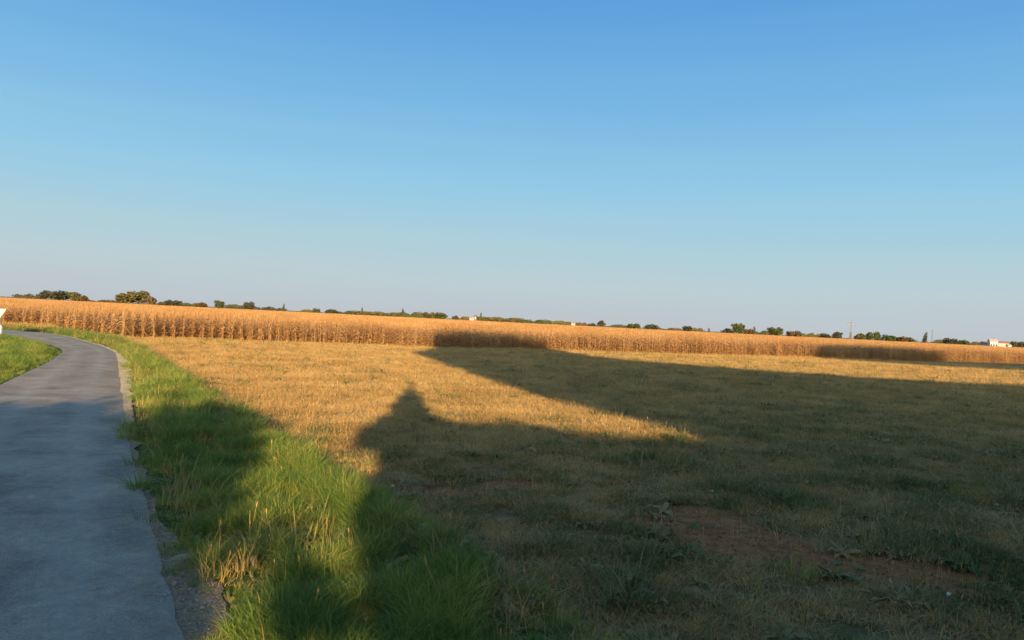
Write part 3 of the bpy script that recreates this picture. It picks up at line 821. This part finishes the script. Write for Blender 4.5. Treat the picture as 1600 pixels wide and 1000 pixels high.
# ------------------------------------------------------------------ houses, mast, poles far off
def house(x0, x1, eave, ridge, base_h, label, wall, roof, dist=470, chimney=False, cat='house', name='house', wins=3):
    xc = (x0 + x1) / 2; w = (x1 - x0) / FPX * dist; p = ray_at(xc, hor(xc), dist)
    he = (hor(xc) - eave) / FPX * dist + (H - ZF); hr = (hor(xc) - ridge) / FPX * dist + (H - ZF)
    e_ = bpy.data.objects.new(name, None); COL.objects.link(e_); e_.location = (p[0], p[1], ZF); e_.rotation_euler = (0, 0, -p[0] / p[1] * .6)
    tag(e_, label, cat)
    dp = 7.0
    b = MB(); b.add([(-w/2, -dp/2, 0), (w/2, -dp/2, 0), (w/2, dp/2, 0), (-w/2, dp/2, 0), (-w/2, -dp/2, he), (w/2, -dp/2, he), (w/2, dp/2, he), (-w/2, dp/2, he), (-w/2, 0, hr - .25), (w/2, 0, hr - .25)],
        [(0, 1, 5, 4), (2, 3, 7, 6), (0, 4, 8, 7, 3), (1, 2, 6, 9, 5)])
    link('wall', b.mesh('wall', [wall]), e_)
    b = MB(); o_ = .35; t_ = .18
    for sgn in (-1, 1):
        v = [(-w/2 - o_, sgn * (dp/2 + o_), he - .15), (w/2 + o_, sgn * (dp/2 + o_), he - .15), (w/2 + o_, 0, hr), (-w/2 - o_, 0, hr)]
        v += [(q[0], q[1], q[2] + t_) for q in v]
        b.add(v, [(0, 1, 2, 3), (4, 5, 6, 7), (0, 1, 5, 4), (1, 2, 6, 5), (0, 3, 7, 4)])
    rf = link('roof', b.mesh('roof', [roof]), e_)
    if chimney:
        b = MB(); b.box((w * .28, .6, hr + .35), (.7, .7, 1.6)); link('chimney', b.mesh('chimney', [M_ROOF]), rf)
    for i in range(wins):
        b = MB(); b.box((-w/2 + w * (i + .5) / wins, -dp/2 - .01, he * .55), (.9, .08, 1.2)); wn = link('window', b.mesh('window', [M_GLASS]), e_)
    return e_
house(1535, 1547, 536.5, 534, 0, 'small pale annex at the left end of the white house', M_GREYROOF, M_ROOF, 465, wins=1, cat='annex')
house(1546, 1556, 533.5, 530.0, 0, 'bright white house near the right end of the skyline', M_WALL, M_GREYROOF, 455, chimney=True, wins=3)
house(1559, 1573, 536, 533.5, 0, 'low brown-roofed barn right of the white house', M_GREYROOF, M_ROOF, 470, cat='barn', name='barn', wins=0)
house(734, 741, 498, 496, 0, 'small cream house alone in the middle of the skyline', M_GREYROOF, M_GREYROOF, 455, wins=2)
house(741, 744, 495, 492.5, 0, 'tiny tower-like house with brown roof beside the cream house', M_GREYROOF, M_ROOF, 478, wins=1, cat='tower house')
house(893, 898, 506, 504.5, 0, 'tiny pale shed between hedges on the skyline', M_GREYROOF, M_GREYROOF, 470, cat='shed', name='shed', wins=1)
house(1574, 1578, 540, 538, 0, 'tiny pale shed right of the brown barn', M_WALL, M_GREYROOF, 450, cat='shed', name='shed', wins=0)

def lattice(px, top, dist):
    p = ray_at(px, hor(px), dist); h_ = (hor(px) - top) / FPX * dist + H - ZF
    e_ = bpy.data.objects.new('lattice_mast', None); COL.objects.link(e_); e_.location = (p[0], p[1], ZF)
    tag(e_, 'grey lattice power mast rising above the trees at right', 'pylon')
    wb, wt = 1.5, .35
    def corner(i, z): 
        k = (wb + (wt - wb) * z / h_) / 2; return ((-k, k, k, -k)[i], (-k, -k, k, k)[i], z)
    for i in range(4):
        b = MB(); b.tube([corner(i, 0), corner(i, h_)], [.10, .07], 4); link('leg', b.mesh('leg', [M_METAL]), e_)
    zz = np.linspace(0, h_, 9); b = MB()
    for a_, c_ in zip(zz[:-1], zz[1:]):
        for i in range(4): b.tube([corner(i, a_), corner((i + 1) % 4, c_)], [.05, .05], 3)
    link('bracing', b.mesh('bracing', [M_METAL]), e_)
    for z_, l_ in ((h_ * .80, 4.4), (h_ * .93, 3.0)):
        b = MB(); b.tube([(-l_ / 2, 0, z_), (0, 0, z_ + .35), (l_ / 2, 0, z_)], [.06, .1, .06], 4)
        ar = link('cross_arm', b.mesh('cross_arm', [M_METAL]), e_)
        for s_ in (-1, 1):
            b = MB(); b.tube([(s_ * l_ / 2, 0, z_), (s_ * l_ / 2, 0, z_ - .8)], [.09, .09], 5); link('insulator', b.mesh('insulator', [M_GLASS]), ar)
lattice(1329.5, 500, 470)
def pole(px, top, dist, label, r=.13):
    p = ray_at(px, hor(px), dist); h_ = (hor(px) - top) / FPX * dist + H - ZF
    e_ = bpy.data.objects.new('utility_pole', None); COL.objects.link(e_); e_.location = (p[0], p[1], ZF); tag(e_, label, 'pole')
    b = MB(); b.tube([(0, 0, 0), (0, 0, h_)], [r * 1.3, r], 6); link('post', b.mesh('post', [M_WOOD]), e_)
    b = MB(); b.box((0, 0, h_ - .5), (1.9, .14, .14)); c = link('cross_arm', b.mesh('cross_arm', [M_WOOD]), e_)
    for s_ in (-.8, 0, .8):
        b = MB(); b.tube([(s_, 0, h_ - .43), (s_, 0, h_ - .2)], [.06, .05], 5); link('insulator', b.mesh('insulator', [M_GLASS]), c)
pole(1456, 515, 430, 'thin pole between the tall dark column tree and the hedge', .16)

# ------------------------------------------------------------------ sign and marker post at the left edge
sd = 47.0
sp = ray_at(-12, 490, sd)
e_ = bpy.data.objects.new('road_sign', None); COL.objects.link(e_); e_.location = (sp[0], sp[1], -.03)
tag(e_, 'cream arrow-shaped road sign cut off by the left edge', 'road sign')
q0 = ray_at(10, 483, sd) - sp; q1 = ray_at(0, 497, sd) - sp; zc = sp[2] + .03
b = MB(); tp = q0[2] + zc; bt = q1[2] + zc - .05
out_ = [(q0[0], tp), (-.75, tp), (-.95, bt + .25), (-.75, bt), (q1[0] - .04, bt)]
b.add([(a, -.02, c) for a, c in out_] + [(a, .02, c) for a, c in out_], [(4, 3, 2, 1, 0), (5, 6, 7, 8, 9)] + [(i, (i + 1) % 5, (i + 1) % 5 + 5, i + 5) for i in range(5)])
link('sign_plate', b.mesh('sign_plate', [M_CREAM]), e_)
for xx in (-.45, q1[0] + .03):
    b = MB(); b.tube([(xx, .06, 0), (xx, .06, tp - .04)], [.035, .035], 8); link('post', b.mesh('post', [M_WOOD]), e_)
mp = ray_at(0.5, 510, 44)
e_ = bpy.data.objects.new('marker_post', None); COL.objects.link(e_); e_.location = (mp[0], mp[1], -.03)
tag(e_, 'short white marker post beneath the sign at the left edge', 'marker post')
b = MB(); b.box((0, 0, .3), (.16, .12, .6)); link('post_body', b.mesh('post_body', [M_WHITE]), e_)
b = MB(); b.add([(-.08, -.06, .6), (.08, -.06, .6), (.08, .06, .6), (-.08, .06, .6), (-.06, 0, .68), (.06, 0, .68)], [(0, 1, 5, 4), (1, 2, 5), (2, 3, 4, 5), (3, 0, 4)]); link('cap', b.mesh('cap', [M_WHITE]), e_)

# ------------------------------------------------------------------ yellow weeds left, stones, twigs, litter
V_YW = variants('yellow_weed', [tuft(46, .3, .75, .22, .02, .8, M_STRAWY, 3, .6) for _ in range(3)])
xs = np.linspace(0, 1, 260); P_ = pts([(-60, 512.5), (0, 515), (84, 519)], -.1); px_ = np.interp(xs, [0, .5, 1], P_[:, 0]) + RNG.normal(0, .5, 260); py_ = np.interp(xs, [0, .5, 1], P_[:, 1]) + RNG.normal(0, .6, 260) + .8
s = RNG.uniform(.6, 1.2, 260)
scatter('yellow_weeds', np.c_[px_, py_, ground_z(px_, py_)], rots(260), np.c_[s, s, s * .8], V_YW, 'dry yellow weeds between the lane and the maize at far left', 'weeds')

def stone(px, py, r, label, m=M_STONE, sc=(1, 1, 1), z=0.0, rot=0.0, grp=None, flat=0.0):
    g = G(px, py, z); gz = float(ground_z(np.array([g[0]]), np.array([g[1]]))[0])
    gz = max(gz, .006) if z == 0.0 else gz
    o = link('stone', pebble(r, m, int(px), 3), None, (g[0], g[1], gz + r * .25 * sc[2]), (0, flat, rot), sc)
    return tag(o, label, 'stone', grp)
stone(285, 874, .062, 'pale lichen-covered stone where the grass meets the lane', sc=(1.25, .8, .8), rot=.5)
stone(272, 914, .028, 'small white pebble on the gravel edge below the pale stone')
stone(258, 932, .022, 'small bluish-white pebble, left one of the pair on the asphalt edge')
stone(296, 922, .018, 'smallest pale pebble right of the white one on the gravel')
stone(316, 952, .02, 'grey pebble lying in the middle of the gravel near the bottom')
stone(246, 930, .018, 'grey pebble at the outer edge of the asphalt')
def litter(px, py, w, label, rot=0.0):
    g = G(px, py, ZF); gz = float(ground_z(np.array([g[0]]), np.array([g[1]]))[0])
    b = MB(); nn = 5; vs = []; fs = []
    for i in range(nn):
        for j in range(4):
            vs.append(((i / (nn - 1) - .5) * w, (j / 3 - .5) * w * .55, .035 + .018 * math.sin(i * 1.9 + j) + .012 * math.cos(j * 2.3)))
    for i in range(nn - 1):
        for j in range(3): fs.append((i * 4 + j, i * 4 + j + 1, i * 4 + j + 5, i * 4 + j + 4))
    b.add(vs, fs)
    b.add([(v[0], v[1], v[2] + .004) for v in vs], fs)
    return tag(link('paper_scrap', b.mesh('paper_scrap', [M_WHITE]), None, (g[0], g[1], gz), (.25, 0, rot)), label, 'litter')
litter(1112, 772, .10, 'crumpled white scrap lying above the bare soil patch', .2)
litter(1480, 934, .055, 'tiny pale scrap in the weeds at lower right', .7)
litter(613, 764, .06, 'pale scrap at the edge between green verge and stubble', -.3)
litter(1556, 794, .08, 'pale scrap in the green weeds near the right edge', -.3)
def stem(px, py, hgt, label, lean=.1):
    g = G(px, py, ZF); gz = float(ground_z(np.array([g[0]]), np.array([g[1]]))[0])
    e_ = bpy.data.objects.new('dry_stem', None); COL.objects.link(e_); e_.location = (g[0], g[1], gz); tag(e_, label, 'dry stem')
    b = MB(); b.tube([(0, 0, 0), (lean * hgt * .3, 0, hgt * .5), (lean * hgt, 0, hgt)], [.006, .005, .003], 5); link('stalk', b.mesh('stalk', [M_STRAWY]), e_)
    for k in range(2):
        a = random.uniform(0, 6.28); z0 = hgt * (.35 + .25 * k)
        b = MB(); b.strip([(lean * z0 * .6, 0, z0), (math.cos(a) * .03, math.sin(a) * .03, z0 + .03), (math.cos(a) * .07, math.sin(a) * .07, z0 - .01)], [.009, .008, .001], (-math.sin(a), math.cos(a), 0)); link('leaf', b.mesh('leaf', [M_STRAWY]), e_)
for q in ((1126, 880, .21, 'tall pale dry stem standing in front of the bare soil patch'), (1033, 822, .18, 'pale dry stem at the top left of the bare soil patch'),
          (1068, 864, .15, 'short pale stem left of the tall one at the soil patch'), (1162, 900, .16, 'dry stem right of the tall one in front of the soil patch'),
          (1248, 880, .26, 'thin tall dry stem right of the bare soil patch'), (1298, 950, .22, 'dry stem above the weeds at lower right'), (1443, 880, .2, 'dry stem between bare soil strip and right weeds'),
          (1335, 815, .22, 'dry stem in the dark green weeds right of centre'), (1525, 790, .28, 'leaning dry stem beside the bright green clump at right')):
    stem(*q, lean=random.uniform(-.12, .12))
# forked straw-coloured twig
g = G(938, 832, ZF); gz = float(ground_z(np.array([g[0]]), np.array([g[1]]))[0])
e_ = bpy.data.objects.new('forked_twig', None); COL.objects.link(e_); e_.location = (g[0], g[1], gz + .02); tag(e_, 'pale forked twig lying left of the bare soil patch', 'twig')
for nm, P_, r_ in (('stem', [(-.24, .42, .03), (-.12, .2, .06), (0, 0, .04)], .008), ('branch', [(0, 0, .04), (.09, -.12, .07), (.13, -.25, .02)], .005), ('branch', [(0, 0, .04), (-.02, -.13, .06), (-.06, -.22, .02)], .005), ('branch', [(-.12, .2, .06), (.02, .17, .09), (.2, .16, .03)], .004), ('branch', [(0, 0, .04), (.16, -.03, .05), (.26, -.02, .02)], .004)):
    b = MB(); b.tube(P_, [r_, r_ * .8, r_ * .4], 5); link(nm, b.mesh(nm, [M_STRAWY]), e_)

M_SOIL = simple('dry_soil', (.13, .054, .022), (.36, .16, .062), 20, .95, .1, .6)
V_CLOD = variants('soil_clod', [pebble(.022, M_SOIL, 40 + i) for i in range(5)])
x, y = sample(90000, 4.5, 14, 1.3); bm_ = bare_mask(x, y); k = (RNG.random(len(x)) < bm_ * .22) & (masks(x, y) > .3); x, y = x[k], y[k]; s = RNG.uniform(.25, 1.25, len(x)) ** 1.6
scatter('soil_clods', np.c_[x, y, ground_z(x, y)], rots(len(x), .5), np.c_[s, s, s], V_CLOD, 'small reddish clods on the bare soil patches', 'soil')
# bright green clump at right
V_CLUMP = tuft(70, .12, .34, .28, .012, .9, M_VERGE, 4, .7)
for px_, py_, s_, lb in ((1515, 775, 1.0, 'bright green grass clump standing in the stubble at right'), (1470, 760, .7, 'smaller green clump just left of the bright one at right'), (1250, 905, .8, 'green grass clump in front of the bare soil patch')):
    g = G(px_, py_, ZF); gz = float(ground_z(np.array([g[0]]), np.array([g[1]]))[0])
    tag(link('grass_clump', V_CLUMP, None, (g[0], g[1], gz), (0, 0, px_), (s_, s_, s_)), lb, 'grass clump')

# ------------------------------------------------------------------ hedge and trees behind the viewpoint (their shadows fall into view)
def sz(p3, L):
    """where the sun ray that ends at p3 passes the hedge line L metres behind the viewpoint"""
    s_ = p3[0] * SN[0] + p3[1] * SN[1]; d_ = p3[0] * SD[0] + p3[1] * SD[1]
    return (s_, p3[2] + (d_ + L) * TANE)
def prof(l, L):
    out = []
    for q in l:
        if isinstance(q[2], str) and q[2] == 's': out.append((q[0], q[1])); continue
        if q[2] == 'c': p3 = ray_at(q[0], q[1], float(q[3]))
        else: g = G(q[0], q[1], q[2]); p3 = (g[0], g[1], q[2])
        out.append(sz(p3, L))
    return np.array(out)
def inside(P, x, y):
    r = np.zeros(x.shape, bool); j = len(P) - 1
    for i in range(len(P)):
        c = ((P[i, 1] > y) != (P[j, 1] > y)) & (x < (P[j, 0] - P[i, 0]) * (y - P[i, 1]) / (P[j, 1] - P[i, 1] + 1e-12) + P[i, 0]); r ^= c; j = i
    return r
def at(s_, L, dep): return (s_ * SN[0] - (L + dep) * SD[0], s_ * SN[1] - (L + dep) * SD[1])
def foliage(poly, L, cell, thick, q, per, seed, split=None):
    """leaf quads filling a profile; returns {bucket: MB} so each plant keeps its own crown"""
    rr = random.Random(seed); lo = poly.min(0); hi = poly.max(0); out = {}
    sx = np.arange(lo[0], hi[0], cell); zz = np.arange(lo[1], hi[1], cell); S, Zz = np.meshgrid(sx, zz)
    S0, Z0 = S.ravel(), Zz.ravel()
    S = S.ravel() + RNG.uniform(-.5, .5, S.size) * cell; Zz = Zz.ravel() + RNG.uniform(-.5, .5, Zz.size) * cell
    ok = inside(poly, S, Zz)
    ok0 = inside(poly, S0, Z0)
    ok = ok & ok0
    cd = cell * 1.3
    core = np.logical_and.reduce([inside(poly, S0 + a_, Z0 + b_) for a_, b_ in ((cd, 0), (-cd, 0), (0, cd))])[ok0]
    for ci_, (s_, z_, sg_, zg_) in enumerate(zip(S[ok0], Zz[ok0], S0[ok0], Z0[ok0])):
        key = 0 if split is None else min(range(len(split)), key=lambda k: abs(split[k] - s_))
        b = out.setdefault(key, MB())
        for dep in (rr.uniform(-thick / 3, thick / 3),):      # solid sun-facing quads added to stop light leaking through
            x_, y_ = at(sg_, L, dep); p = Vector((x_, y_, zg_ + dep * TANE)); k = cell * 1.25
            t = Vector((SN[0], SN[1], rr.uniform(-.12, .12))).normalized(); u2 = Vector((0, 0, 1)).normalized()
            if bool(core[ci_]) and p.z > ZF + .1: b.add([p - t * k, p - u2 * k, p + t * k, p + u2 * k], [(0, 1, 2, 3)])
        for _ in range(per):
            dep = rr.uniform(-thick / 2, thick / 2); ds, dz = rr.gauss(0, cell * .42), rr.gauss(0, cell * .42)
            x_, y_ = at(s_ + ds, L, dep); zt = z_ + dz + dep * TANE
            if zt < ZF: continue
            a = Vector((rr.gauss(0, 1), rr.gauss(0, 1), rr.gauss(0, 1))).normalized(); t = a.orthogonal().normalized(); u2 = a.cross(t); k = rr.uniform(.6, 1.2) * q; p = Vector((x_, y_, zt))
            b.add([p - t * k, p - u2 * k * .6, p + t * k, p + u2 * k * .6], [(0, 1, 2, 3)])
    return out
L0 = 9.0
left = prof([(-500, 668, 0), (-200, 645, 0), (0, 631, 0), (100, 630, 0), (165, 622, 0), (195, 643, 0), (245, 655, 0), (262, 640, 0), (284, 618, 0), (310, 642, 0), (350, 630, 0), (400, 645, -.2), (440, 668, ZF), (458, 700, ZF), (408, 704, 0), (404, 790, 0), (378, 830, 0), (346, 880, 0), (330, 1000, 0)], L0)
left = np.r_[left, [(left[-1, 0], ZF), (left[0, 0], ZF)]]
mid = prof([(404, 785, 0), (470, 832, 0), (540, 895, 0), (560, 1000, 0), (420, 1000, 0), (428, 870, 0), (400, 830, 0)], L0)
cen = prof([(562, 1000, 0), (552, 900, 0), (568, 800, -.2), (580, 740, ZF), (582, 706, ZF), (550, 700, ZF), (549, 680, ZF), (575, 664, ZF), (592, 658, ZF), (605, 650, ZF), (611, 634, ZF), (622, 620, ZF), (636, 613, ZF), (641, 600, ZF), (649, 600, ZF), (652, 615, ZF), (664, 628, ZF), (672, 646, ZF), (692, 659, ZF), (730, 661, ZF), (800, 661, ZF), (860, 668, ZF), (920, 681, ZF), (1000, 685, ZF), (1100, 684, ZF), (1250, 680, ZF), (1450, 690, ZF), (1800, 700, ZF), (2100, 700, ZF)], L0)  # unseen hedge; its upright top is shaped to cast the narrow shadow peak
cen = np.r_[cen, [(cen[-1, 0], ZF), (cen[0, 0], ZF)]]
def plant_row(name, poly, L, cell, thick, q, per, seed, split, labels, cat, group=None, trunk_h=None, leafm='green'):
    for k_, b in foliage(poly, L, cell, thick, q, per, seed, split).items():
        s_ = (split[k_] if split else float(poly[:, 0].mean())); x_, y_ = at(s_, L, 0)
        e_ = bpy.data.objects.new(name, None); COL.objects.link(e_); e_.location = (x_, y_, ZF)
        tag(e_, labels[k_ % len(labels)], cat, group)
        b.v = [(v[0] - x_, v[1] - y_, v[2] - ZF) for v in b.v]
        link('crown', b.mesh('crown', [M_LEAF[leafm]]), e_)
        th = trunk_h[k_] if trunk_h else .9
        tb_ = MB(); rt = .05 + th * .022
        tb_.tube([(0, 0, 0), (.03, .02, th * .5), (0, 0, th)], [rt, rt * .8, rt * .4], 8)
        for a in (0, 2.1, 4.2): tb_.tube([(0, 0, th * .55), (math.cos(a) * th * .1, math.sin(a) * th * .1, th * .8)], [rt * .4, rt * .15], 5)
        link('trunk', tb_.mesh('trunk', [M_BARK]), e_)
plant_row('shrub', left, L0, .18, 2.6, .10, 16, 1, None, ['wide shrub behind the viewpoint shading the lane'], 'shrub')
plant_row('shrub', mid, L0, .16, 1.4, .08, 20, 2, None, ['low shrub behind the viewpoint in the gap of the hedge'], 'shrub', trunk_h=[.6])
sp_ = [1.5, 6, 11, 16, 22, 30]
plant_row('hedge_shrub', cen, L0, .18, 2.6, .10, 16, 3, sp_, ['tall hedge shrub behind the viewpoint with an upright top', 'second hedge shrub behind the viewpoint from the upright one', 'third hedge shrub behind the viewpoint from the upright one', 'fourth hedge shrub behind the viewpoint from the upright one', 'fifth hedge shrub behind the viewpoint from the upright one', 'last hedge shrub behind the viewpoint'], 'shrub', 'hedge behind the viewpoint')
L1 = 16.0
fy = lambda px: float(front_y(ray_at(px, 540, 70)[0]))
big = prof([(645, 552, ZF), (680, 546, ZF), (681, 513, 'c', fy(684)), (740, 511, 'c', fy(740)), (805, 516, 'c', fy(790)), (852, 530, 'c', fy(830)), (874, 549, ZF), (920, 558, ZF), (1000, 566, ZF), (1150, 577, ZF), (1300, 588, ZF), (1450, 597, ZF), (1600, 604, ZF), (1800, 614, ZF), (2000, 622, ZF),
            (2000, 720, ZF), (1400, 720, ZF), (1130, 690, ZF), (1060, 672, ZF), (980, 653, ZF), (860, 622, ZF), (760, 592, ZF), (700, 571, ZF)], L1)
sp_ = [10, 14, 18, 23, 29, 36, 44, 52]
plant_row('tree', big, L1, .34, 3.6, .24, 16, 4, sp_, ['%s tree of the row behind the viewpoint that shades the field' % w for w in ('first', 'second', 'third', 'fourth', 'fifth', 'sixth', 'seventh', 'eighth')], 'tree', 'tree row behind the viewpoint', [9.5, 8.5, 8, 7.5, 7, 7, 6.5, 6])
L2 = 25.0
tp4 = [(1294, 562, ZF), (1288, 533), (1330, 529), (1420, 530), (1468, 535), (1497, 544), (1510, 562), (1600, 569, ZF), (1700, 574, ZF), (1700, 586, ZF), (1600, 580, ZF), (1500, 575, ZF), (1400, 569, ZF)]
tp4 = [q if len(q) == 3 else (q[0], q[1], 'c', float(front_y(ray_at(q[0], 560, 98)[0]))) for q in tp4]
hi4 = prof(tp4, L2)
plant_row('tall_tree', hi4, L2, .45, 3.6, .3, 16, 5, [44, 54, 66], ['%s tall tree behind the viewpoint that shades the far maize' % w for w in ('left', 'middle', 'right')], 'tree', 'tall trees behind the viewpoint', [16, 16, 16])
